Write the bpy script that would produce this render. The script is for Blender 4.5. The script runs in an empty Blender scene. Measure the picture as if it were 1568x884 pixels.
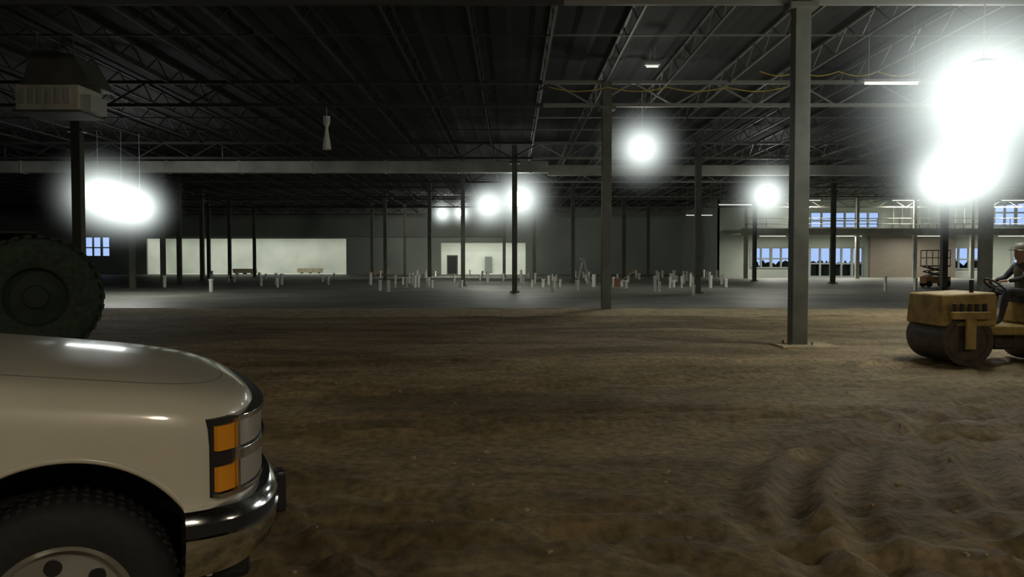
import bpy, math, random, bisect, bmesh
from mathutils import Vector, Matrix, noise
random.seed(7)
sc = bpy.context.scene
sc.view_settings.view_transform = 'Standard'
F = 1255.0; CX = 784.0; HY = 400.0; H = 1.65   # photo-measuring frame 1568 px wide
def gx(px, d): return (px-CX)/F*d
def gz(py, d): return H+(HY-py)/F*d

# ---------------------------------------------------------------- materials
def mat(name, col, rough=0.7, metal=0.0, emit=None, es=1.0, noise_s=None, noise_amt=0.3, bump=0.0, coat=0.0):
    m = bpy.data.materials.new(name); m.use_nodes = True
    nt = m.node_tree; b = nt.nodes['Principled BSDF']
    b.inputs['Base Color'].default_value = (*col, 1)
    b.inputs['Roughness'].default_value = rough
    b.inputs['Metallic'].default_value = metal
    if coat: b.inputs['Coat Weight'].default_value = coat; b.inputs['Coat Roughness'].default_value = 0.08
    if emit:
        b.inputs['Emission Color'].default_value = (*emit, 1); b.inputs['Emission Strength'].default_value = es
    if noise_s:
        tc = nt.nodes.new('ShaderNodeTexCoord'); n = nt.nodes.new('ShaderNodeTexNoise')
        n.inputs['Scale'].default_value = noise_s; n.inputs['Detail'].default_value = 6
        nt.links.new(tc.outputs['Object'], n.inputs['Vector'])
        r = nt.nodes.new('ShaderNodeValToRGB')
        lo = [c*(1-noise_amt) for c in col]; hi = [min(1, c*(1+noise_amt)) for c in col]
        r.color_ramp.elements[0].position = 0.3; r.color_ramp.elements[0].color = (*lo, 1)
        r.color_ramp.elements[1].position = 0.7; r.color_ramp.elements[1].color = (*hi, 1)
        nt.links.new(n.outputs['Fac'], r.inputs['Fac']); nt.links.new(r.outputs['Color'], b.inputs['Base Color'])
        if bump:
            bp = nt.nodes.new('ShaderNodeBump'); bp.inputs['Strength'].default_value = bump
            nt.links.new(n.outputs['Fac'], bp.inputs['Height']); nt.links.new(bp.outputs['Normal'], b.inputs['Normal'])
    return m

M_white = mat('white_paint', (0.64, 0.61, 0.51), 0.32, coat=0.6, noise_s=3, noise_amt=0.05)
M_chrome = mat('chrome', (0.88, 0.89, 0.89), 0.12, 1.0)
M_black = mat('black_rubber', (0.018, 0.018, 0.018), 0.75, noise_s=30, noise_amt=0.3)
M_loadt = mat('loader_rubber', (0.022, 0.038, 0.022), 0.85, noise_s=12, noise_amt=0.5)
M_blkpl = mat('black_plastic', (0.02, 0.02, 0.022), 0.45)
M_amber = mat('amber_lens', (0.9, 0.36, 0.02), 0.25, coat=0.5)
M_lens = mat('clear_lens', (0.8, 0.82, 0.8), 0.22, 0.7)
M_glass = mat('dark_glass', (0.01, 0.015, 0.015), 0.08, coat=0.5)
M_rim = mat('rim_silver', (0.55, 0.54, 0.5), 0.3, 0.7)
M_steel = mat('column_steel', (0.10, 0.102, 0.08), 0.6, 0.0, noise_s=2.5, noise_amt=0.25)
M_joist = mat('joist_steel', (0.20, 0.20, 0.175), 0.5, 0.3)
M_joist_shade = mat('joist_shaded', (0.028, 0.029, 0.026), 0.7)  # left joists and girders: shade put into a darker steel colour
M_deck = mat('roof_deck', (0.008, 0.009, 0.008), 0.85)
M_duct = mat('galvanized', (0.45, 0.45, 0.40), 0.5, 0.2, noise_s=0.8, noise_amt=0.3)
M_pvc = mat('pvc', (0.85, 0.85, 0.78), 0.45)
M_yel = mat('machine_yellow', (0.36, 0.25, 0.08), 0.65, noise_s=6, noise_amt=0.35)
M_drum = mat('drum_steel', (0.08, 0.065, 0.05), 0.6, 0.4, noise_s=8, noise_amt=0.4)
M_seat = mat('seat_vinyl', (0.02, 0.02, 0.02), 0.6)
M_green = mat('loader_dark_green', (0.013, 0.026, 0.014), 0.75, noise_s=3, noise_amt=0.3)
M_wood = mat('pine_wood', (0.45, 0.38, 0.27), 0.8, noise_s=5, noise_amt=0.3)
M_yelcable = mat('yellow_cable', (0.45, 0.33, 0.05), 0.5)
M_orange = mat('orange_plastic', (0.4, 0.2, 0.08), 0.5)
M_bulb = mat('bulb_glow', (1, 1, 1), 0.5, emit=(0.97, 1.0, 0.97), es=9)
M_tube = mat('tube_glow', (1, 1, 1), 0.5, emit=(1.0, 1.0, 0.9), es=0.7)
M_shade = mat('lamp_housing', (0.5, 0.5, 0.47), 0.4, 0.2)
M_panel = mat('panel_beige', (0.55, 0.53, 0.44), 0.6, noise_s=2, noise_amt=0.2)
M_skin = mat('skin', (0.42, 0.26, 0.18), 0.6)
M_cloth = mat('dark_workwear', (0.05, 0.05, 0.055), 0.9, noise_s=20)
M_vest = mat('work_vest', (0.12, 0.10, 0.06), 0.8)
M_hat = mat('hard_hat', (0.25, 0.23, 0.18), 0.4)
M_room = mat('white_sheeting', (0.8, 0.82, 0.76), 0.7, noise_s=0.35, noise_amt=0.12)
M_frame = mat('frame_grey', (0.25, 0.28, 0.28), 0.5)

# ---------------------------------------------------------------- mesh builder
class MB:
    def __init__(s): s.v=[]; s.f=[]; s.m=[]
    def quadset(s, vs, fs, mi=0):
        o=len(s.v); s.v+= [tuple(p) for p in vs]; s.f+=[tuple(i+o for i in f) for f in fs]; s.m+=[mi]*len(fs)
    def box(s, c, d, mi=0, rz=0, ry=0, rx=0):
        R = Matrix.Rotation(rz,3,'Z')@Matrix.Rotation(ry,3,'Y')@Matrix.Rotation(rx,3,'X'); c=Vector(c)
        vs=[c+R@Vector((x*d[0]/2,y*d[1]/2,z*d[2]/2)) for x in(-1,1) for y in(-1,1) for z in(-1,1)]
        s.quadset(vs,[(0,1,3,2),(4,6,7,5),(0,4,5,1),(2,3,7,6),(0,2,6,4),(1,5,7,3)],mi)
    def cyl(s, p0, p1, r0, r1=None, n=16, mi=0, caps=True):
        p0=Vector(p0);p1=Vector(p1); r1=r0 if r1 is None else r1
        ax=(p1-p0).normalized(); u=ax.orthogonal().normalized(); w=ax.cross(u)
        if abs(ax.z)<0.999:
            w=ax.cross(Vector((0,0,1))).normalized(); u=w.cross(ax)
        ph=math.pi/n if n==4 else 0
        vs=[]
        for p,r in((p0,r0),(p1,r1)):
            for i in range(n):
                a=2*math.pi*i/n+ph; vs.append(p+u*r*math.cos(a)+w*r*math.sin(a))
        fs=[(i,(i+1)%n,n+(i+1)%n,n+i) for i in range(n)]
        if caps: fs+=[tuple(range(n))[::-1],tuple(range(n,2*n))]
        s.quadset(vs,fs,mi)
    def lathe(s, o, axis, prof, n=48, mi=0, mis=None):
        o=Vector(o); ax=Vector(axis).normalized(); u=ax.orthogonal().normalized(); w=ax.cross(u)
        b=len(s.v)
        for (r,h) in prof:
            for i in range(n):
                a=2*math.pi*i/n; s.v.append(tuple(o+ax*h+u*r*math.cos(a)+w*r*math.sin(a)))
        for k in range(len(prof)-1):
            for i in range(n):
                s.f.append((b+k*n+i,b+k*n+(i+1)%n,b+(k+1)*n+(i+1)%n,b+(k+1)*n+i)); s.m.append(mis[k] if mis else mi)
    def obj(s, name, mats, parent=None, smooth=False, bevel=0, seg=2):
        me=bpy.data.meshes.new(name); me.from_pydata(s.v,[],s.f)
        for m in mats: me.materials.append(m)
        me.polygons.foreach_set('material_index', s.m)
        me.update()
        ob=bpy.data.objects.new(name,me); sc.collection.objects.link(ob)
        if parent: ob.parent=parent
        if smooth:
            me.polygons.foreach_set('use_smooth',[True]*len(me.polygons))
            try: me.set_sharp_from_angle(angle=math.radians(40))
            except Exception: pass
        if bevel:
            b=ob.modifiers.new('bev','BEVEL'); b.width=bevel; b.segments=seg; b.limit_method='ANGLE'
        return ob
def empty(name, loc=(0,0,0), rz=0):
    e=bpy.data.objects.new(name,None); e.location=loc; e.rotation_euler=(0,0,rz); sc.collection.objects.link(e); return e
def recalc(ob):
    bm=bmesh.new(); bm.from_mesh(ob.data); bmesh.ops.recalc_face_normals(bm,faces=bm.faces); bm.to_mesh(ob.data); bm.free()
def curve(name, pts, r, m, parent=None, cyc=False):
    c=bpy.data.curves.new(name,'CURVE'); c.dimensions='3D'; c.bevel_depth=r; c.bevel_resolution=2
    sp=c.splines.new('POLY'); sp.points.add(len(pts)-1)
    for i,p in enumerate(pts): sp.points[i].co=(*p,1)
    sp.use_cyclic_u=cyc
    c.materials.append(m); ob=bpy.data.objects.new(name,c); sc.collection.objects.link(ob)
    if parent: ob.parent=parent
    return ob

# ---------------------------------------------------------------- world
w=bpy.data.worlds.new('dusk'); sc.world=w; w.use_nodes=True
w.node_tree.nodes['Background'].inputs[0].default_value=(0.42,0.60,1.0,1)
w.node_tree.nodes['Background'].inputs[1].default_value=0.95

# ---------------------------------------------------------------- ground
def dirt_mat():
    m=bpy.data.materials.new('dirt'); m.use_nodes=True; nt=m.node_tree; b=nt.nodes['Principled BSDF']
    b.inputs['Roughness'].default_value=0.8; b.inputs['Specular IOR Level'].default_value=0.3
    tc=nt.nodes.new('ShaderNodeTexCoord')
    def N(sc_,det,st=None,dist=0):
        n=nt.nodes.new('ShaderNodeTexNoise'); n.inputs['Scale'].default_value=sc_; n.inputs['Detail'].default_value=det; n.inputs['Distortion'].default_value=dist
        if st:
            mp=nt.nodes.new('ShaderNodeMapping'); mp.inputs['Scale'].default_value=st
            nt.links.new(tc.outputs['Object'],mp.inputs[0]); nt.links.new(mp.outputs[0],n.inputs['Vector'])
        else: nt.links.new(tc.outputs['Object'],n.inputs['Vector'])
        return n
    n1=N(0.5,7,(0.4,1.2,1),1.0); n2=N(11,9); n3=N(1.6,6,None,0.8)
    r=nt.nodes.new('ShaderNodeValToRGB')
    e=r.color_ramp.elements; e[0].position=0.34; e[0].color=(0.18,0.130,0.064,1); e[1].position=0.68; e[1].color=(0.43,0.325,0.185,1)
    nt.links.new(n1.outputs['Fac'],r.inputs['Fac'])
    def mul(src,n,lo,hi):
        r2=nt.nodes.new('ShaderNodeValToRGB'); e=r2.color_ramp.elements; e[0].position=0.33; e[0].color=(lo,lo,lo,1); e[1].position=0.68; e[1].color=(hi,hi,hi,1)
        nt.links.new(n.outputs['Fac'],r2.inputs['Fac'])
        mx=nt.nodes.new('ShaderNodeMix'); mx.data_type='RGBA'; mx.blend_type='MULTIPLY'; mx.inputs['Factor'].default_value=1
        nt.links.new(src,mx.inputs['A']); nt.links.new(r2.outputs['Color'],mx.inputs['B']); return mx.outputs['Result']
    c=mul(r.outputs['Color'],n2,0.6,1.2); c=mul(c,n3,0.75,1.15)
    nt.links.new(c,b.inputs['Base Color'])
    bp=nt.nodes.new('ShaderNodeBump'); bp.inputs['Strength'].default_value=0.8; bp.inputs['Distance'].default_value=0.03
    nt.links.new(n2.outputs['Fac'],bp.inputs['Height']); nt.links.new(bp.outputs['Normal'],b.inputs['Normal'])
    return m
M_dirt=dirt_mat()
arcs=[(7.6,4.6,2.6),(7.6,4.6,3.0),(7.6,4.6,4.3),(7.6,4.6,4.7),(8.5,3.2,6.6),(8.5,3.2,7.0),(4.2,5.2,2.3),(4.2,5.2,2.7),(-4,30,19.5),(-4,30,20.0),(-4,30,17.2),(-4,30,22.5),(3,-14,22.5),(3,-14,23.0),(3,-14,26.5),(0,-22,33.0),(0,-22,33.6),(2,-30,43.5),(2,-30,44.2),(-6,-3,8.0),(-6,-3,8.5),(-6,-3,10.1),(-1.0,-2,4.9),(-1.0,-2,5.4),(-9,0,9.0),(-9,0,9.4),(12,9,5.4),(12,9,5.9),(-2,-6,11.2),(-2,-6,11.7),(3,-14,19.0),(3,-14,19.5)]
def hgt(x,y):
    p=Vector((x,y,0))
    h=0.04*noise.noise(p*0.3)+0.022*noise.noise(Vector((x*0.6,y*1.0,3)))+0.013*noise.noise(Vector((x*1.8,y*2.0,7)))+0.012*noise.noise(p*4.5)
    for cx,cy,r in arcs:
        dx=x-cx;dy=y-cy; dd=math.hypot(dx,dy)-r
        if abs(dd)<0.45:
            a=math.atan2(dy,dx)
            g=math.exp(-(dd/0.12)**2); g2=math.exp(-((abs(dd)-0.19)/0.06)**2)
            k=0.6+0.9*noise.noise(Vector((a*3,r,0)))
            h+= (-0.036*g+0.026*g2+0.014*g*math.sin(a*r*20))*max(0,k)*1.4
    return h
X0,X1,Y0,Y1,ST=-28,32,-1,27.6,0.1
nx=int((X1-X0)/ST)+1; ny=int((Y1-Y0)/ST)+1
vs=[];fs=[]
for j in range(ny):
    y=Y0+j*ST
    for i in range(nx):
        x=X0+i*ST
        vs.append((x,y,hgt(x,y)))
for j in range(ny-1):
    for i in range(nx-1):
        a=j*nx+i; fs.append((a,a+1,a+nx+1,a+nx))
me=bpy.data.meshes.new('ground_dirt'); me.from_pydata(vs,[],fs); me.materials.append(M_dirt)
me.polygons.foreach_set('use_smooth',[True]*len(fs))
g=bpy.data.objects.new('ground_dirt',me); sc.collection.objects.link(g)
b=MB(); b.box((0,50,-0.33),(260,260,0.4)); b.obj('ground_outer',[M_dirt])
M_slab=mat('slab_concrete',(0.24,0.245,0.21),0.55,noise_s=0.35,noise_amt=0.3)
b=MB(); b.box((-5,67.3,-0.03),(122,79.6,0.2)); b.obj('floor',[M_slab])
b=MB()
n=160
for k in range(n+1):
    x=-45+k*0.56
    for (yy,zz_) in ((23.6,-0.07),(24.6,0.03),(25.8,0.10),(26.8,0.10),(27.3,-0.08)):
        b.v.append((x,yy+0.25*noise.noise(Vector((x*0.5,yy,0))),zz_+0.04*noise.noise(Vector((x*1.2,yy,5)))))
for k in range(n):
    for q in range(4):
        a=k*5+q; b.f.append((a,a+5,a+6,a+1)); b.m.append(0)
M_sand=mat('sand',(0.42,0.33,0.20),0.9,noise_s=4,noise_amt=0.25,bump=0.4)
b.obj('sand_berm',[M_sand],smooth=True)

# ---------------------------------------------------------------- building shell
M_wallg=mat('wall_grey',(0.36,0.40,0.35),0.85,noise_s=0.25,noise_amt=0.15)
M_walld=mat('wall_dark',(0.24,0.265,0.235),0.85,noise_s=0.25,noise_amt=0.15)
def brick():
    m=bpy.data.materials.new('brick'); m.use_nodes=True; nt=m.node_tree; b=nt.nodes['Principled BSDF']
    tc=nt.nodes.new('ShaderNodeTexCoord'); mp=nt.nodes.new('ShaderNodeMapping'); mp.inputs['Rotation'].default_value=(math.radians(90),0,0)
    br=nt.nodes.new('ShaderNodeTexBrick'); br.inputs['Scale'].default_value=1.6
    br.inputs['Color1'].default_value=(0.17,0.14,0.11,1); br.inputs['Color2'].default_value=(0.15,0.125,0.095,1); br.inputs['Mortar'].default_value=(0.18,0.16,0.135,1)
    nt.links.new(tc.outputs['Object'],mp.inputs[0]); nt.links.new(mp.outputs[0],br.inputs['Vector']); nt.links.new(br.outputs['Color'],b.inputs['Base Color'])
    return m
M_brick=brick()
RZ=8.0
def wall_x(name,x0,x1,z0,z1,Y,ops,m,t=0.3):
    xs=sorted({x0,x1,*[v for o in ops for v in o[:2]]}); zs=sorted({z0,z1,*[v for o in ops for v in o[2:4]]})
    xs=[v for v in xs if x0<=v<=x1]; zs=[v for v in zs if z0<=v<=z1]
    b=MB()
    for i in range(len(xs)-1):
        for k in range(len(zs)-1):
            cx=(xs[i]+xs[i+1])/2; cz=(zs[k]+zs[k+1])/2
            if any(o[0]<cx<o[1] and o[2]<cz<o[3] for o in ops): continue
            b.box((cx,Y+t/2,cz),(xs[i+1]-xs[i],t,zs[k+1]-zs[k]))
    return b.obj(name,[m])
YB=97
opA=(-43.2,-19.6,0.07,4.3); opB=(-8.4,1.6,0.07,3.8); opC=(-50.5,-47.5,2.2,4.5)
wall_x('wall_back',-66,20,0,9,YB,[opA,opB,opC],M_wallg)
b=MB(); b.box((-31,YB-0.3,6.2),(60,0.5,3.4)); b.obj('trim_1',[M_walld])
b=MB(); b.box((-66,40,4.5),(0.3,140,9)); b.obj('wall_left',[M_walld])
b=MB(); b.box((56,30,4.5),(0.3,100,9)); b.obj('wall_right',[M_wallg])
b=MB(); b.box((-5,-27,4.5),(122,0.3,9)); b.obj('wall_front',[M_walld])
b=MB(); b.box((20.1,88.5,4.5),(0.25,17,9)); b.obj('wall_side_return',[M_wallg])
wins=[(29,35.8,4.9,6.4),(46.9,55.5,5.1,7.9),(23.3,27.2,1.0,2.95),(29,34.2,0.15,2.95),(42.5,45.6,0.9,2.95),(48.8,55,0.9,2.95)]
wall_x('wall_right_back',20,56,0,9,80,wins,M_wallg)
for i,(a,c,z0,z1) in enumerate(wins+[opC]):
    Yw=80.0 if i<6 else YB
    b=MB(); n=max(3,round((c-a)/1.1))
    for k in range(n+1): b.box((a+(c-a)*k/n,Yw,(z0+z1)/2),(0.16 if k%2 else .24,0.18,z1-z0))
    for z in (z0,z0+(z1-z0)*0.45,z1): b.box(((a+c)/2,Yw-.02,z),(c-a+0.1,0.2,0.14))
    b.obj('window_%d'%(i+1),[M_frame])
b=MB()
for k in range(60):
    x=22+k*0.6; b.lathe((x,84+random.uniform(-.5,.5),-.13),(0,0,1),[(.35,0),(.6,.4),(.55,.9+random.uniform(0,.4)),(.3,1.3+random.uniform(0,.5)),(.01,1.5+random.uniform(0,.5))],8)
b.obj('hedge',[M_green])
mz=empty('mezzanine')
b=MB(); b.box((38.3,77,4.35),(35,5.8,0.3)); b.box((38.3,74.1,4.3),(35.2,0.25,0.6),1); b.obj('deck',[M_wallg,M_duct],mz)
b=MB()
for x in (21.2,26.3,31.3,36.5,41.7,47,52.5): b.box((x,74.4,2.1),(0.32,0.32,4.2)); b.box((x,74.4,6.0),(0.24,0.24,3.0))
b.obj('posts',[M_duct],mz)
b=MB()
for z in (5.0,5.5): b.cyl((21,74.2,z),(55,74.2,z),0.035,n=6)
for k in range(18): b.cyl((21+2*k,74.2,4.5),(21+2*k,74.2,5.5),0.035,n=6)
b.obj('railing',[M_duct],mz)
b=MB()
for k in range(12): b.box((36.6+0.85*k,78.9,6.0),(0.1,0.15,3.0))
b.box((41.2,78.9,7.5),(9.6,.15,.12)); b.box((41.2,78.9,4.56),(9.6,.15,.12)); b.obj('stud_framing',[M_duct],mz)
b=MB(); b.box((38.6,79.2,2.1),(8.2,0.5,4.15)); b.obj('wall_brick_partition',[M_brick])
def arealight(name,loc,sx,sy,e,col,par=None):
    l=bpy.data.lights.new(name,'AREA'); l.shape='RECTANGLE'; l.size=sx; l.size_y=sy; l.energy=e; l.color=col
    o=bpy.data.objects.new(name,l); o.location=loc; sc.collection.objects.link(o)
    if par: o.parent=par
    return o
def room(nm,x0,x1,z1,e):
    b=MB(); y0,y1=YB+0.3,YB+8
    b.box(((x0+x1)/2,y1,z1/2),(x1-x0+2,0.2,z1+1)); b.box((x0-1,(y0+y1)/2,z1/2),(0.2,y1-y0,z1+1)); b.box((x1+1,(y0+y1)/2,z1/2),(0.2,y1-y0,z1+1))
    b.box(((x0+x1)/2,(y0+y1)/2,z1+0.55),(x1-x0+2,y1-y0,0.2))
    b.box(((x0+x1)/2,(y0+y1)/2,-0.02),(x1-x0+2,y1-y0,0.2))
    b.obj(nm,[M_room])
    arealight('room_ceiling_light',((x0+x1)/2,(y0+y1)/2,z1+0.4),x1-x0,5,(x1-x0)*e,(0.97,1,0.92))
room('wall_sheeted_room',opA[0],opA[1],4.3,16); room('wall_sheeted_office',opB[0],opB[1],3.8,19)
b=MB(); b.box((-7.1,YB+.6,1.2),(1.3,0.12,2.3)); b.box((-7.1,YB+.5,1.2),(1.0,0.1,2.0),1); b.obj('door_1',[M_walld,M_blkpl])
b=MB(); b.box((-3.0,YB+7.6,1.15),(0.9,0.1,2.1)); b.cyl((-2.65,YB+7.55,1.1),(-2.65,YB+7.45,1.1),0.05,n=8,mi=1); b.obj('door_2',[M_walld,M_chrome])

# roof deck (corrugated)
b=MB(); 
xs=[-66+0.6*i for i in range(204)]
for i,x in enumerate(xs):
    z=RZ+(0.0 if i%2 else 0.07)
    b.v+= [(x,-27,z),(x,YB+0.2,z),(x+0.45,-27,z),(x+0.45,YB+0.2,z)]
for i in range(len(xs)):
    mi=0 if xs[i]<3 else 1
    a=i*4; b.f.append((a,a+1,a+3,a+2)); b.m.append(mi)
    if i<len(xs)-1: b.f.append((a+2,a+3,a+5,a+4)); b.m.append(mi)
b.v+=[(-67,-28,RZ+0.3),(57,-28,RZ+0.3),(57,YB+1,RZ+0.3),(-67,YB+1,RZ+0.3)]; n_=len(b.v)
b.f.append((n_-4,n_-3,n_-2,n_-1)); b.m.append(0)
b.obj('ceiling',[M_deck,mat('roof_deck_lit',(0.03,0.032,0.03),0.75)])  # right half of the deck has a lighter colour imitating lamp light
ROWS=[-16,-5,5,16,26.5,40,52,64,76,88]
XS=1.0
b=MB()
x=-65
TOPZ=RZ-0.06; BOTZ=RZ-0.62
while x<55:
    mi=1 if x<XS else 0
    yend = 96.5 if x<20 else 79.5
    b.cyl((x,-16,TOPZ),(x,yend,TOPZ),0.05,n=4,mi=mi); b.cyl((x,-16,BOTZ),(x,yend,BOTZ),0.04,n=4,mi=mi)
    y=-16; up=True
    while y<yend-1:
        z0,z1=(BOTZ,TOPZ) if up else (TOPZ,BOTZ)
        b.cyl((x,y,z0),(x,y+0.85,z1),0.02,n=4,caps=False,mi=mi); y+=0.85; up=not up
    x+=2.0
b.obj('roof_joists',[M_joist,M_joist_shade])
b=MB()
GT=RZ-0.62; GB=RZ-1.35
for r in ROWS:
    xe=55 if r<79 else 19.5
    for z in (GT,GB):
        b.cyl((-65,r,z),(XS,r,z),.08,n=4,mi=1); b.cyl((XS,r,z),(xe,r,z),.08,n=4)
    x=-65; up=True
    while x<xe-1.3:
        z0,z1=(GB,GT) if up else (GT,GB)
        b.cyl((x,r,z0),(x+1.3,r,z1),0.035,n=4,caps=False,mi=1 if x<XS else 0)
        x+=1.3; up=not up
for r in (10.5,21,33,36,46,58,70,82):
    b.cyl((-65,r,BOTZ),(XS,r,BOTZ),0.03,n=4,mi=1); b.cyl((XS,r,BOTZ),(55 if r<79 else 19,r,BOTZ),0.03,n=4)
b.obj('roof_girders',[M_joist,M_joist_shade])
b=MB(); b.box((-21,45.5,gz(257,45.5)),(46,0.6,0.62)); 
for k in range(12): b.box((-43+k*4,45.5,gz(257,45.5)),(0.08,0.68,0.70))
b.box((28,45.5,gz(262,45.5)),(52,0.5,0.55)); b.box((-50,45.5,gz(240,45.5)),(30,0.5,0.45))
for k in range(8): b.cyl((-40+k*12,45.5,gz(255,45.5)),(-40+k*12,45.5,RZ-.05),0.03,n=6)
b.obj('duct_run',[M_duct],bevel=0.03)

cols=[(1222,16,.30),(928,26.5,.30),(1068,40,.28),(1508,28,.34),(122,31,.34),(203,46,.28),(250,50,.26),(275,56,.28),(709,52,.26),(788,41,.26),(658,58,.26),
 (590,66,.26),(570,80,.28),(818,62,.26),(877,60,.28),(955,66,.3),(992,78,.28),(1155,64,.28),(1275,58,.3),(1445,44,.3),(310,66,.3),(320,80,.3),(352,76,.28),(390,82,.28),(772,80,.3),(620,84,.26),(1700,40,.3)]
for i,(px,d,wd) in enumerate(cols):
    x=gx(px,d); b=MB()
    zb = 0.07 if d>27 else -0.03
    b.box((x,d,(zb+RZ-0.6)/2),(wd,wd,RZ-0.6-zb))
    b.box((x,d,zb+0.03),(wd+0.22,wd+0.22,0.05)); b.box((x,d,RZ-1.45),(wd+0.25,wd+0.12,0.12))
    for sx in(-1,1):
        for sy in(-1,1): b.cyl((x+sx*(wd/2+.06),d+sy*(wd/2+.06),zb+.05),(x+sx*(wd/2+.06),d+sy*(wd/2+.06),zb+.12),0.02,n=6)
    b.obj('steel_column',[M_steel],bevel=0.012)
b=MB(); b.box((gx(1222,16)+0.1,15.9,0.0),(1.1,0.8,0.06)); b.obj('column_footing',[M_sand],bevel=0.025)

# ---------------------------------------------------------------- work lights
def bloom_mat(name,R,k,col):  # emission falling off with radius, imitates lamp bloom
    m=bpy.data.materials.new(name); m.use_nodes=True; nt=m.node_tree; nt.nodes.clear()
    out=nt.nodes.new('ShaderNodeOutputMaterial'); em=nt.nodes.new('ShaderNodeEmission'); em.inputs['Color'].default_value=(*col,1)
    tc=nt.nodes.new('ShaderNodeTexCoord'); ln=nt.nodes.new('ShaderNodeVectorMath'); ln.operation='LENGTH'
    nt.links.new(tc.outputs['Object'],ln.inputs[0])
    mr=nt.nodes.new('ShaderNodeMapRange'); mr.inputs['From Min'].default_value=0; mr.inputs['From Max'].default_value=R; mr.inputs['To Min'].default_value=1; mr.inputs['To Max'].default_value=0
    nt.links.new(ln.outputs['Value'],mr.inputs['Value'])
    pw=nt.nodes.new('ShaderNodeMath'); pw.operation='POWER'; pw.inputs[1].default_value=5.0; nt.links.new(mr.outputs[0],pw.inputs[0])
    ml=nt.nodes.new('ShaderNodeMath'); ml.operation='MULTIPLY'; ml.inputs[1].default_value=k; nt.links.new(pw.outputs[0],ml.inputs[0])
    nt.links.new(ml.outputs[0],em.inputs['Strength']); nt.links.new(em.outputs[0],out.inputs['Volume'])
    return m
def ball(name,r,m,parent,loc,seg=24):
    bm=bmesh.new(); bmesh.ops.create_uvsphere(bm,u_segments=seg,v_segments=seg//2,radius=r); me=bpy.data.meshes.new(name); bm.to_mesh(me); bm.free()
    me.materials.append(m); me.polygons.foreach_set('use_smooth',[True]*len(me.polygons))
    o=bpy.data.objects.new(name,me); o.location=loc; o.parent=parent; sc.collection.objects.link(o); return o
def spot(e,pos,P,size,blend,r,col,aim):
    l=bpy.data.lights.new('lamp','SPOT'); l.energy=P; l.shadow_soft_size=r; l.color=col; l.spot_size=math.radians(size); l.spot_blend=blend
    o=bpy.data.objects.new('lamp_flood',l); o.parent=e; sc.collection.objects.link(o)
    if aim: o.rotation_euler=(Vector(aim)-Vector(pos)).to_track_quat('-Z','Y').to_euler()
def work_light(x,y,z,r,R,P,U,k=1.0,col=(1.0,0.98,0.86),aim=None,cone=165):
    e=empty('hanging_work_light',(x,y,z))
    ball('globe',r,M_bulb,e,(0,0,0))
    b=MB(); b.lathe((0,0,0),(0,0,1),[(r*0.4,r*0.9),(r*0.3,r*1.0),(r*0.14,r*1.06),(0.001,r*1.1)],24); b.cyl((0,0,r*1.05),(0,0,RZ-0.62-z),0.012,n=6)
    b.obj('housing_and_cord',[M_shade],e,smooth=True)
    if U:
        l=bpy.data.lights.new('lamp','POINT'); l.energy=U; l.shadow_soft_size=r*1.05; l.color=col
        o=bpy.data.objects.new('lamp_source',l); o.parent=e; sc.collection.objects.link(o)
    spot(e,(x,y,z),P,cone,0.35,r*1.05,col,aim)
    if k: ball('bloom_volume',R,bloom_mat('bloom_glow',R,k/R,(0.90,1.0,0.96)),e,(0,0,0))  # glowing ball painted round the globe as bloom
    return e
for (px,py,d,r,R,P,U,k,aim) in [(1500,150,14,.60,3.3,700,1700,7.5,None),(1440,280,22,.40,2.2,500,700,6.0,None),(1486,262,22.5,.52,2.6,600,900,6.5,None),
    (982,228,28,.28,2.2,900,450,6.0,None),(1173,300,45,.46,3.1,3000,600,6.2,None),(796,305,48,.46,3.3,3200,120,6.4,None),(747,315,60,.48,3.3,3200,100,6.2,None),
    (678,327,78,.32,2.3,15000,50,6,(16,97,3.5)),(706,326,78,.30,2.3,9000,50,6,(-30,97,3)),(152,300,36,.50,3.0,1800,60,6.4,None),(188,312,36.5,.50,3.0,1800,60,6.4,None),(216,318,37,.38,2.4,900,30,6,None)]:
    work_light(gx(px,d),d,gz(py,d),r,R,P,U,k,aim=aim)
WARM=(1.0,0.85,0.60)
work_light(5.0,-6,6.3,0.3,1,7200,0,0,WARM,(-1.0,5,0),74)
work_light(-5.5,-7,6.2,0.3,1,3200,0,0,WARM,(0,6,0),70)
work_light(15,1,6.3,.3,1,5000,0,0,WARM,(6,9,0),90)  # unseen flood added to fill the ground at right
e=work_light(-13,3,6.3,.3,1,4200,0,0,WARM,(-3,15,0),80)  # unseen flood added to brighten the ground at left
spot(e,(-13,3,6.3),1500,12,.5,.2,WARM,(gx(108,21),21,gz(130,21)))  # narrow spot added to light the air handler front
spot(e,(-13,3,6.3),6000,30,.9,.2,(1,.98,.9),(-6,46,gz(257,45.5)-1.6))  # extra fill spot on the duct run, from the added flood
def strip(x0,x1,d,z,top,nm='strip_light_or_fill',e=0):
    E=empty(nm,((x0+x1)/2,d,z)); L=(x1-x0)
    b=MB(); b.box((0,0,0.06),(L+0.1,0.18,0.06)); b.cyl((-L/2,0,0),(L/2,0,0),0.035,n=10,mi=1)
    for s in(-1,1): b.cyl((s*(L/2-.1),0,.06),(s*(L/2-.1),0,top-z),0.01,n=4)
    b.obj('fixture',[M_shade,M_tube],E)
    if e: arealight('strip_fill',(0,0,-.05),L,.1,e,(1,.97,.85),E)
for (px0,px1,py,d) in [(988,1006,88,24),(1320,1400,130,21),(1050,1090,330,70),(1100,1150,314,60)]:
    strip(gx(px0,d),gx(px1,d),d,min(gz(py,d),7.3),RZ-.1)
for x in (24,31,38.5,46,52): strip(x-1.2,x+1.2,75.6,3.95,4.18,e=330)  # strips added under the deck to brighten the mezzanine
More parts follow.
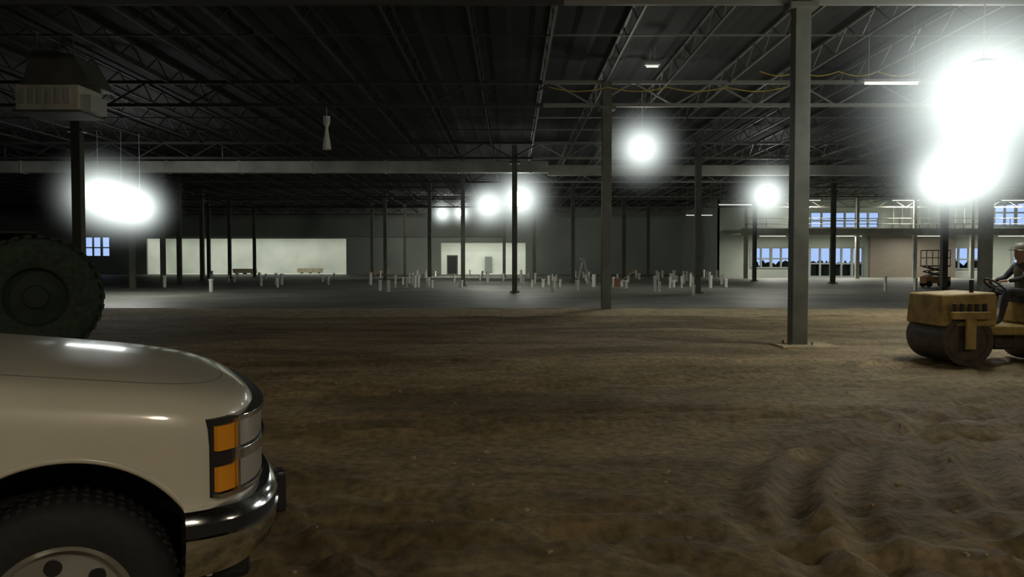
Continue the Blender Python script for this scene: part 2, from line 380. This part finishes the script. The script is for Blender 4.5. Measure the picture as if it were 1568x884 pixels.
for x in (27,36,46): strip(x-1.2,x+1.2,75.2,7.2,RZ-.1,e=380)  # upper-floor strips, likewise added as fill light
for (pa,pb,py,d) in [(840,1200,128,24),(1160,1400,148,22)]:
    pts=[(gx(pa+(pb-pa)*k/40,d),d,6.7-0.12*abs(math.sin(k/40*math.pi*4))) for k in range(41)]
    curve('drop_cable',pts,0.015,M_yelcable)
b=MB(); d=30; x=gx(502,d); z=gz(205,d)
b.cyl((x,d,z+0.6),(x,d,RZ-0.6),0.02,n=6,mi=1); b.lathe((x,d,z-0.6),(0,0,1),[(0.16,0),(0.13,.25),(0.07,.6),(0.05,.8),(0.12,.95),(0.13,1.2),(0.02,1.22)],16); b.obj('pendant_fixture',[M_pvc,M_shade],smooth=True)
# overhead air handler hung from the roof, upper left
d=21; x=gx(104,d); z=gz(158,d)
b=MB()
b.box((x-0.12,d,z),(1.55,1.2,0.62)); b.box((x-.12,d,z-.34),(1.7,1.3,.06),2)
for k in range(6): b.box((x-0.70+0.22*k,d-0.62,z+0.02),(0.15,0.05,0.36),1)
b.box((x+0.78,d-0.1,z-0.12),(0.3,0.8,0.42),1)
b.quadset([(x-0.75,d-.6,z+.31),(x+1.0,d-.6,z+.31),(x+.55,d-.6,z+1.05),(x-0.45,d-.6,z+1.25),(x-0.75,d+.6,z+.31),(x+1.0,d+.6,z+.31),(x+.55,d+.6,z+1.05),(x-0.45,d+.6,z+1.25)],
 [(0,1,2,3),(4,7,6,5),(0,4,5,1),(1,5,6,2),(2,6,7,3),(3,7,4,0)],2)
for sx in(-.4,.5):
    for sy in(-.5,.5): b.cyl((x+sx,d+sy,z+.9),(x+sx,d+sy,RZ-.65),.02,n=6,mi=2)
b.obj('ceiling_air_handler',[M_panel,M_shade,M_steel],bevel=0.02)

# pipe stubs on slab
b=MB()
pts=[(323,447),(425,440),(400,438),(595,447),(582,445),(640,440),(667,418),(1003,447),(1010,447),(1032,440),(1062,452),(940,440),(846,447),(858,440),(832,440),(815,440),(884,445),(1112,440),(1356,446),(1402,445),(252,440)]
for _ in range(62): pts.append((random.uniform(290,1110),random.choice([425,428,432,436,441])))
for _ in range(30): pts.append((random.uniform(620,1060),random.choice([426,430,434,439])))
for (px,py) in pts:
    d=1.57*F/(py-HY); d=min(d,84); x=gx(px,d); h=random.uniform(.5,.85); r=random.choice([.07,.08,.1])
    if any(abs(x-gx(c[0],c[1]))<.4 and abs(d-c[1])<.4 for c in cols): continue
    b.cyl((x,d,0.05),(x,d,h),r,n=10); b.cyl((x,d,h-0.06),(x,d,h+0.02),r*1.25,n=10)
b.obj('pvc_pipe_stubs',[M_pvc],smooth=True)
for (px,py,wd) in [(375,420,2.6),(475,419,3),(550,420,2.4),(632,420,1.6),(1130,424,3),(970,421,2),(585,422,1.6)]:
    d=1.57*F/(py-HY); x=gx(px,d); b=MB()
    for k in range(3): b.box((x+(k-1)*wd*.36,d,0.16),(0.12,1.2,0.18))
    for k in range(3): b.box((x+random.uniform(-.06,.06),d,0.31+k*0.17),(wd,1.1,0.17))
    b.obj('lumber_stack',[M_wood],bevel=0.01)
d=46; x=gx(893,d); b=MB()
for s in(-1,1):
    b.cyl((x-.4,d+s*.3,.07),(x,d+s*.2,1.75),.035,n=6); b.cyl((x+.45,d+s*.3,.07),(x,d+s*.2,1.75),.035,n=6)
for k in range(6):
    t=(k+.7)/6.5; b.box((x-.4+.4*t,d,.07+1.68*t),(.09,.55,.04))
b.box((x,d,1.77),(.3,.5,.06)); b.obj('step_ladder',[M_duct])
b=MB(); x2=x+1.9
b.cyl((x2,d,.08),(x2,d,.2),.5,n=24); b.box((x2,d,.42),(.35,.3,.5),1); b.cyl((x2,d,.4),(x2+.9,d-.3,1.05),.025,n=6); b.cyl((x2+.9,d-.5,1.05),(x2+.9,d-.1,1.05),.025,n=6)
b.obj('power_trowel',[M_duct,M_orange])
d=50; x=gx(1432,d); b=MB()
b.box((x,d,.5),(1.5,.75,.4),0)
for sx in(-1,1):
    for sy in(-1,1): b.cyl((x+sx*.55,d+sy*.32,.26),(x+sx*.55,d+sy*.42,.26),.19,n=16,mi=1)
for sy in(-.3,.3):
    for (za,zb_) in((.7,1.0),(1.0,1.3)):
        b.cyl((x-.6,d+sy,za),(x+.6,d+sy,zb_),.035,n=6,mi=2); b.cyl((x+.6,d+sy,za),(x-.6,d+sy,zb_),.035,n=6,mi=2)
b.box((x,d,1.35),(1.5,.75,.08),2)
for sx in(-.72,0,.72):
    for sy in(-.35,.35): b.cyl((x+sx,d+sy,1.35),(x+sx,d+sy,2.3),.025,n=6,mi=2)
for z in(1.85,2.3):
    for sy in(-.35,.35): b.cyl((x-.72,d+sy,z),(x+.72,d+sy,z),.025,n=6,mi=2)
    for sx in(-.72,.72): b.cyl((x+sx,d-.35,z),(x+sx,d+.35,z),.025,n=6,mi=2)
b.obj('scissor_lift',[M_orange,M_black,M_joist])

# ---------------------------------------------------------------- pickup truck
T=empty('pickup_truck',(-1.32,4.04,0.0),math.radians(26))
RX=-1.52
def outline(inset,off=0.0,nf=40,a=0.42,b0=0.97,ex=2.8):
    bb=b0-inset+off; xf=-inset*0.8+off
    pts=[(RX,-bb)]
    nside=14
    for k in range(1,nside): pts.append((RX+(xf-a-RX)*k/nside,-bb))
    for k in range(nf+1):
        th=math.pi*k/nf-math.pi/2
        c=abs(math.cos(th))**(2/ex); s=math.copysign(abs(math.sin(th))**(2/ex),math.sin(th))
        pts.append((xf-a+a*c,bb*s))
    for k in range(nside-1,0,-1): pts.append((RX+(xf-a-RX)*k/nside,bb))
    pts.append((RX,bb))
    return pts
prof=[(0.015,.50),(0.0,.60),(0.0,.80),(0.0,.94),(0.004,1.00),(.014,1.043),(.034,1.075),(.065,1.098),(.11,1.116),(.17,1.130),(.24,1.142),(.36,1.155),(.55,1.167),(.75,1.174),(.93,1.177)]
def zz(z,x): 
    wt=max(0,min(1,(z-0.9)/0.2)); return z+0.18*wt*min(1,max(0,-x-0.05)/1.4)
b=MB(); npt=len(outline(0))
for (ins,z) in prof:
    for (x,y) in outline(ins): b.v.append((x,y,zz(z,x)))
for k in range(len(prof)-1):
    for i in range(npt-1):
        a=k*npt+i; b.f.append((a,a+1,a+npt+1,a+npt)); b.m.append(0)
    a=k*npt; b.f.append((a+npt-1,a,a+npt,a+2*npt-1)); b.m.append(0)
b.f.append(tuple(range(npt))[::-1]); b.m.append(0)
o=(len(prof)-1)*npt; b.f.append(tuple(range(o,o+npt))); b.m.append(0)
body=b.obj('hood_and_fenders',[M_white,M_blkpl],T); recalc(body)
WX=-0.765; WZ=0.46; AR=0.49
cut=MB(); 
for s in(-1,1):
    ring=[]
    for k in range(41):
        a=math.pi*k/40; ring.append((WX+AR*math.cos(a),WZ+AR*math.sin(a)))
    ring+=[(WX-AR,0.2),(WX+AR,0.2)]
    n=len(ring); vs=[(x,s*0.60,z) for x,z in ring]+[(x,s*1.25,z) for x,z in ring]
    fs=[(i,(i+1)%n,n+(i+1)%n,n+i) for i in range(n)]+[tuple(range(n))[::-1],tuple(range(n,2*n))]
    cut.quadset(vs,fs,0)
co=cut.obj('cutter',[M_blkpl],T); recalc(co)
bo=body.modifiers.new('b','BOOLEAN'); bo.object=co; bo.operation='DIFFERENCE'; bo.solver='EXACT'
try: bo.material_mode='TRANSFER'
except Exception: pass
bpy.context.view_layer.update()
dg=bpy.context.evaluated_depsgraph_get(); me=bpy.data.meshes.new_from_object(body.evaluated_get(dg)); body.modifiers.clear(); body.data=me
bpy.data.objects.remove(co)
me.polygons.foreach_set('use_smooth',[True]*len(me.polygons)); me.set_sharp_from_angle(angle=math.radians(35))
for s in(-1,1):
    curve('arch_lip',[(WX+(AR+.004)*math.cos(math.pi*k/40),s*(0.966-(0.02*max(0,math.cos(math.pi*k/40))**4)),WZ+(AR+.004)*math.sin(math.pi*k/40)) for k in range(41)]+[(WX-AR-.004,s*.963,.5)],0.013,M_white,T)
ol=outline(.17); curve('hood_gap',[(x,y,zz(1.130,x)-.001) for (x,y) in ol],0.0022,M_blkpl,T)
def curve_pts(off):
    pts=[p for p in outline(0,off,nf=600) if p[0]>=off-0.421]
    L=[0]
    for i in range(1,len(pts)): L.append(L[-1]+math.hypot(pts[i][0]-pts[i-1][0],pts[i][1]-pts[i-1][1]))
    return pts,L
def at(c,s):
    pts,L=c; s=max(0,min(L[-1],s))
    i=max(1,min(len(L)-1,bisect.bisect_left(L,s))); t=(s-L[i-1])/max(1e-9,L[i]-L[i-1])
    return (pts[i-1][0]+(pts[i][0]-pts[i-1][0])*t, pts[i-1][1]+(pts[i][1]-pts[i-1][1])*t)
C0=curve_pts(-0.02); TOT=C0[1][-1]
def patch(b,s0,s1,z0,z1,off,mi,n=14):
    c=curve_pts(off); sc_=c[1][-1]/TOT; ci=C0
    vs=[]
    for k in range(n+1):
        s=s0+(s1-s0)*k/n; p=at(c,s*sc_); q=at(ci,s)
        vs+= [(p[0],p[1],z0),(p[0],p[1],z1),(q[0],q[1],z1),(q[0],q[1],z0)]
    fs=[]
    for k in range(n):
        a=k*4
        for j in range(4): fs.append((a+j,a+4+j,a+4+(j+1)%4,a+(j+1)%4))
    fs+=[(0,1,2,3),(n*4+3,n*4+2,n*4+1,n*4)]
    b.quadset(vs,fs,mi)
for side in (0,1):
    b=MB()
    def P(s0,s1,z0,z1,off,mi):
        if side: s0,s1=TOT-s1,TOT-s0
        patch(b,s0,s1,z0,z1,off,mi)
    P(0.155,0.62,.755,1.052,0.006,0)
    P(0.167,0.245,.930,1.025,0.018,1); P(0.167,0.245,.775,.868,0.018,1)
    P(0.268,0.60,.932,1.030,0.020,2); P(0.268,0.60,.775,.880,0.020,2)
    P(0.255,0.61,1.034,1.054,0.030,3); P(0.252,0.61,.885,.925,0.030,3); P(0.16,0.61,.752,.768,0.026,3); P(0.249,0.262,.757,1.045,.026,3)
    b.obj('headlamp_cluster',[M_blkpl,M_amber,M_lens,M_chrome],T,bevel=0.004)
b=MB()
patch(b,0.625,TOT-0.625,.765,1.05,0.004,0,40)
for k in range(6): patch(b,0.63,TOT-0.63,.785+k*.045,.797+k*.045,0.014,1,40)
patch(b,0.62,TOT-0.62,1.034,1.054,0.028,1,40); patch(b,0.63,TOT-.63,.885,.925,.03,1,40)
b.obj('grille',[M_blkpl,M_chrome],T)
bprof=[(-.03,.715),(.02,.73),(.06,.725),(.085,.705),(.095,.68),(.086,.672),(.086,.630),(.095,.623),(.095,.60),(.075,.52),(.03,.47),(-.02,.47)]
n=110; b=MB()
SS=[ 0.075+ (TOT-0.15)*k/n for k in range(n+1)]
for s in SS:
    p=at(C0,s); p2=at(C0,min(TOT,s+0.01)); p1=at(C0,max(0,s-0.01)); tx,ty=p2[0]-p1[0],p2[1]-p1[1]; L=math.hypot(tx,ty); nxn,nyn=ty/L,-tx/L
    tp=min(1,min(s,TOT-s)/0.25)*0.45+0.55
    for (o_,z) in bprof:
        b.v.append((p[0]+nxn*(o_*tp+.015),p[1]+nyn*(o_*tp+.015),z))
m_=len(bprof)
for k in range(n):
    for j in range(m_-1):
        a=k*m_+j; b.f.append((a,a+m_,a+m_+1,a+1)); b.m.append(1 if j in(5,) else 0)
b.f.append(tuple(range(m_))); b.m.append(0); b.f.append(tuple(range(n*m_,n*m_+m_))[::-1]); b.m.append(0)
bp=b.obj('bumper',[M_chrome,M_blkpl],T); recalc(bp)
bp.data.polygons.foreach_set('use_smooth',[True]*len(bp.data.polygons)); bp.data.set_sharp_from_angle(angle=math.radians(30))
b=MB(); b.box((-.24,0,.43),(.30,1.5,.16)); b.obj('valance',[M_blkpl],T,bevel=.03)
b=MB()
for s in(-1,1): b.box((.085,s*.42,.61),(.05,.09,.19))
b.obj('bumper_guards',[M_blkpl],T,bevel=.015)
def wheel(x,y,s,parent):
    b=MB(); W=.13
    b.lathe((x,y,WZ-.06),(0,s,0),[(.23,-W),(.30,-W-.012),(.365,-W+.0),(.392,-W+.03),(.398,0),(.392,W-.03),(.365,W),(.30,W+.012),(.245,W+.004),(.232,W-.012),(.222,W-.02),(.215,W-.06),(.20,W-.085),(.10,W-.07),(.075,W-.03),(.07,W+.0),(.0005,W+.005)],64,
      mis=[0,0,0,0,0,0,0,0,1,1,1,1,1,1,1,2])
    for k in range(6):
        a=2*math.pi*k/6+.2
        b.cyl((x+.05*math.cos(a)*1.7,y+s*(W-.08),WZ-.06+.085*math.sin(a)),(x+.085*math.cos(a),y+s*(W-.035),WZ-.06+.085*math.sin(a)),.012,n=6,mi=2)
        b.cyl((x+.15*math.cos(a+.5),y+s*(W-.085),WZ-.06+.15*math.sin(a+.5)),(x+.15*math.cos(a+.5),y+s*(W-.068),WZ-.06+.15*math.sin(a+.5)),.03,n=16,mi=3)
    for k in range(60):
        a=2*math.pi*k/60
        for q in(-.07,0,.07):
            b.box((x+.397*math.cos(a),y+q,WZ-.06+.397*math.sin(a)),(.012,.045,.02),0,ry=-a)
    b.obj('wheel',[M_black,M_rim,M_chrome,M_blkpl],parent,smooth=True)
for xx in (WX,-4.15):
    for s in(-1,1): wheel(xx,s*.82,s,T)
b=MB(); b.box((-1.60,0,1.21),(.26,1.75,.18)); 
for s in(-.3,.45): b.cyl((-1.58,s,1.31),(-1.66,s-.55,1.36),.012,n=6)
b.obj('cowl_and_wipers',[M_blkpl],T,bevel=.02)
def loftbox(b,secs,mi):
    o=len(b.v)
    for (x,hw,z0,z1) in secs: b.v+=[(x,-hw,z0),(x,-hw,z1),(x,hw,z1),(x,hw,z0)]
    for k in range(len(secs)-1):
        for j in range(4): a=o+k*4; b.f.append((a+j,a+(j+1)%4,a+4+(j+1)%4,a+4+j)); b.m.append(mi)
    b.f.append((o,o+1,o+2,o+3)); a=o+4*(len(secs)-1); b.f.append((a+3,a+2,a+1,a)); b.m+=[mi,mi]
b=MB(); loftbox(b,[(-1.52,.965,.42,1.24),(-2.3,.97,.42,1.24),(-3.05,.97,.42,1.24)],0); loftbox(b,[(-3.09,.97,.55,1.24),(-5.3,.97,.55,1.24)],0)
cb=b.obj('cab_and_bed',[M_white],T,bevel=.04,seg=3)
b=MB()
v=[(-1.62,-.86,1.24),(-3.03,-.9,1.24),(-2.95,-.74,1.88),(-2.25,-.74,1.88),(-1.62,.86,1.24),(-3.03,.9,1.24),(-2.95,.74,1.88),(-2.25,.74,1.88)]
b.quadset(v,[(0,1,2,3),(4,7,6,5),(0,3,7,4),(1,5,6,2)],1); b.quadset([v[3],v[2],v[6],v[7]],[(0,1,2,3)],0)
b.obj('greenhouse',[M_white,M_glass],T)
for s in(-1,1):
    curve('pillar_a',[(-1.60,s*.87,1.24),(-2.25,s*.75,1.88)],.035,M_white,T); curve('pillar_b',[(-2.95,s*.75,1.88),(-3.03,s*.9,1.24)],.05,M_white,T); curve('roof_rail',[(-2.25,s*.75,1.88),(-2.95,s*.75,1.88)],.035,M_white,T)
curve('roof_front',[(-2.25,-.75,1.88),(-2.25,.75,1.88)],.035,M_white,T)
b=MB(); b.box((-1.95,-1.08,1.32),(.10,.2,.15)); b.box((-1.95,1.08,1.32),(.10,.2,.15)); b.obj('mirrors',[M_blkpl],T,bevel=.02)

# ---------------------------------------------------------------- wheel loader (left, dark)
Ld=empty('wheel_loader',(gx(54,14),14,0),math.radians(30))
def bigtyre(x,y):
    b=MB(); R=1.06; W=.3; prof=[(.5,-W+.05),(.62,-W),(.9,-W),(1.0,-W+.06),(R-.03,-W+.12),(R-.03,W-.12),(1.0,W-.06),(.9,W),(.62,W),(.5,W-.05),(.45,W-.15),(.2,W-.12),(.18,W-.02),(.001,W-.02)]
    b.lathe((x,y,R-.02),(0,-1,0),prof,56,mis=[0]*9+[1]*4)
    for k in range(34):
        a=2*math.pi*k/34
        b.box((x+(R-.035)*math.cos(a),y-.13,R-.02+(R-.035)*math.sin(a)),(.05,.3,.10),0,ry=-a,); a+=math.pi/34
        b.box((x+(R-.035)*math.cos(a),y+.13,R-.02+(R-.035)*math.sin(a)),(.05,.3,.10),0,ry=-a)
    b.obj('tyre',[M_loadt,M_green],Ld,smooth=True)
for x in(0,-3.2):
    for y in(0,2.0): bigtyre(x,y)
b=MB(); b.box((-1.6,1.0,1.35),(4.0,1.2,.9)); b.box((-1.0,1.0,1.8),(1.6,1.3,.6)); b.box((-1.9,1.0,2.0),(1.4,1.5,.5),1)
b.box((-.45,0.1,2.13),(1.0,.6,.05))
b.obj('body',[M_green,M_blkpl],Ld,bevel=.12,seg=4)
b=MB()
b.cyl((-.5,.4,2.0),(-.85,.4,2.95),.06,n=8); b.cyl((-.5,.4,2.05),(-.47,.4,1.75),.09,n=8); b.obj('exhaust_stack',[M_green],Ld)

# ---------------------------------------------------------------- ride-on roller + operator
Rl=empty('road_roller',(0,0,0))
RXx=gx(1414,13.4); RY=13.4
def drum(x):
    b=MB(); b.lathe((x,RY-.6,.40),(0,1,0),[(.03,0.02),(.30,.02),(.32,0),(.40,0),(.40,1.2),(.32,1.2),(.30,1.18),(.03,1.18)],40)
    b.obj('drum',[M_drum],Rl,smooth=True)
    b=MB()
    for y in(RY-.66,RY+.66): b.box((x,y,.52),(.16,.06,.5)); b.box((x,y,.80),(.62,.07,.12))
    b.obj('drum_yoke',[M_yel],Rl,bevel=.015)
drum(RXx+.42); drum(RXx+2.0)
b=MB()
b.quadset([(RXx+.0,RY-.58,.62),(RXx+.85,RY-.62,.62),(RXx+.85,RY-.60,1.16),(RXx+.02,RY-.52,1.12),(RXx+.0,RY+.58,.62),(RXx+.85,RY+.62,.62),(RXx+.85,RY+.60,1.16),(RXx+.02,RY+.52,1.12)],
 [(0,1,2,3),(4,7,6,5),(0,4,5,1),(1,5,6,2),(2,6,7,3),(3,7,4,0)],0)
b.box((RXx+1.15,RY,.55),(.75,.9,.16),0); b.box((RXx+1.2,RY,.40),(.35,.5,.35),1)
b.box((RXx+2.05,RY,.80),(.9,1.2,.36),0); b.box((RXx+1.0,RY,.85),(.1,.6,.5),0)
b.obj('body',[M_yel,M_drum],Rl,bevel=.04,seg=3)
b=MB()
for k in range(5): b.box((RXx+.18+.12*k,RY-.625,.86),(.06,.03,.26))
b.cyl((RXx+.62,RY-.3,1.1),(RXx+.62,RY-.3,1.35),.035,n=10)
b.box((RXx+1.72,RY,1.02),(.42,.5,.1)); b.box((RXx+1.93,RY,1.25),(.1,.48,.42),ry=.15)
b.cyl((RXx+1.0,RY,1.0),(RXx+1.16,RY,1.22),.03,n=8)
b.obj('seat_and_trim',[M_seat],Rl,bevel=.015)
sw=[]
for k in range(24):
    a=2*math.pi*k/24; p=Vector((0,.19*math.cos(a),.19*math.sin(a))); p.rotate(Matrix.Rotation(math.radians(-50),3,'Y')); sw.append(tuple(Vector((RXx+1.17,RY,1.24))+p))
curve('steering_wheel',sw,.015,M_seat,Rl,cyc=True)
curve('steering_spoke',[sw[0],sw[12]],.01,M_seat,Rl); curve('steering_spoke',[sw[6],sw[18]],.01,M_seat,Rl)
rb=[(RXx+2.2,RY-.5,.95),(RXx+2.2,RY-.5,1.95),(RXx+2.2,RY+.5,1.95),(RXx+2.2,RY+.5,.95)]
curve('roll_bar',rb,.035,M_yel,Rl)

P_=empty('roller_operator',(RXx+1.70,RY,1.07))
def skin_safe(name,verts,edges,mats,root=0,sub=2):
    me=bpy.data.meshes.new(name); me.from_pydata([v[:3] for v in verts],edges,[]); ob=bpy.data.objects.new(name,me); sc.collection.objects.link(ob)
    for m in mats: me.materials.append(m)
    bpy.context.view_layer.objects.active=ob
    md=ob.modifiers.new('s','SKIN')
    if not me.skin_vertices:
        bm=bmesh.new(); bm.from_mesh(me); bm.verts.layers.skin.verify(); bm.to_mesh(me); bm.free()
    for i,v in enumerate(verts):
        me.skin_vertices[0].data[i].radius=(v[3],v[4] if len(v)>4 else v[3])
    me.skin_vertices[0].data[root].use_root=True
    md.use_smooth_shade=True
    ss=ob.modifiers.new('ss','SUBSURF'); ss.levels=sub; ss.render_levels=sub
    ob.parent=P_
    return ob
V=[(0,0,.08,.13,.16),(-.02,0,.28,.12,.15),(-.06,0,.46,.12,.17),(-.08,0,.56,.06,.09),
 (-.07,-.19,.50,.065),(-.07,.19,.50,.065),(-.22,-.25,.30,.048),(-.22,.25,.30,.048),(-.42,-.17,.26,.034),(-.42,.17,.26,.034),
 (-.05,-.10,.05,.09),(-.05,.10,.05,.09),(-.42,-.15,.09,.07),(-.42,.15,.09,.07),(-.50,-.15,-.30,.045),(-.50,.15,-.30,.045),(-.54,-.15,-.40,.045),(-.54,.15,-.40,.045),(-.68,-.15,-.42,.035),(-.68,.15,-.42,.035)]
E=[(0,1),(1,2),(2,3),(2,4),(2,5),(4,6),(5,7),(6,8),(7,9),(0,10),(0,11),(10,12),(11,13),(12,14),(13,15),(14,16),(15,17),(16,18),(17,19)]
skin_safe('clothed_body',V,E,[M_cloth])
for s in(-1,1):
    hv=[(-.42,s*.17,.26,.03),(-.50,s*.165,.255,.036,.02)]; he=[(0,1)]
    for q,(dy,L) in enumerate([(-.03,.07),(-.01,.08),(.01,.075),(.03,.06)]):
        n0=len(hv); hv+=[(-.50-L*.5,s*.165+dy,.262,.009),(-.50-L*.9,s*.165+dy,.235,.008),(-.50-L*.7,s*.165+dy,.21,.007)]
        he+=[(1,n0),(n0,n0+1),(n0+1,n0+2)]
    n0=len(hv); hv+=[(-.47,s*.165-s*.04,.25,.010),(-.51,s*.165-s*.06,.235,.009)]; he+=[(1,n0),(n0,n0+1)]
    skin_safe('hand',hv,he,[M_skin],sub=1)
b=MB()
b.lathe((-.11,0,.58),(0,0,1),[(.03,-.06),(.055,-.04),(.055,.02),(.062,.03),(.078,.07),(.086,.12),(.088,.17),(.075,.22),(.04,.25),(.001,.26)],24)
b.v=[((x+.11)*1.15-.11 - (0.012 if x<-.11 and z<.68 and z>.6 else 0),y*.92,z) for x,y,z in b.v]
b.lathe((-.205,0,.695),(-1,0,-.5),[(.016,-.02),(.014,.0),(.008,.02),(.001,.025)],8)
for s in(-1,1):
    b.box((-.195,s*.03,.725),(.014,.022,.012),1); b.box((-.10,s*.085,.70),(.03,.014,.055))
b.box((-.195,0,.648),(.012,.045,.010),2)
b.obj('head',[M_skin,M_seat,mat('lips',(.3,.12,.1),.6)],P_,smooth=True)
b=MB(); b.lathe((-.11,0,.76),(0,0,1),[(.135,-.005),(.13,.0),(.112,.005),(.108,.05),(.09,.09),(.05,.115),(.001,.122)],28); b.box((-.235,0,.76),(.07,.14,.012)); b.obj('hard_hat',[M_hat],P_,smooth=True)
b=MB(); b.lathe((-.035,0,.1),(-.05,0,1),[(.16,0),(.165,.1),(.17,.25),(.18,.34),(.13,.42),(.08,.45)],24); b.v=[((x+.04)*.80-.04,y*1.08,z) for x,y,z in b.v]; b.obj('vest',[M_vest],P_,smooth=True)

b=MB()
for _ in range(260):
    y=random.uniform(2.5,24); x=random.uniform(-.5,.62)*y*1.1; r=random.uniform(.006,.02); z=hgt(x,y)
    b.box((x,y,z+r*.3),(r*2,r*1.5,r),0,rz=random.uniform(0,3),ry=random.uniform(-.4,.4))
b.obj('soil_clods',[M_sand])

# ---------------------------------------------------------------- camera
cam=bpy.data.cameras.new('camera'); co=bpy.data.objects.new('camera',cam); sc.collection.objects.link(co)
cam.sensor_width=36; cam.lens=36*F/1568
co.location=(0,0,H); co.rotation_euler=(math.radians(90)-math.atan(42/F),0,0); cam.clip_end=500
sc.camera=co
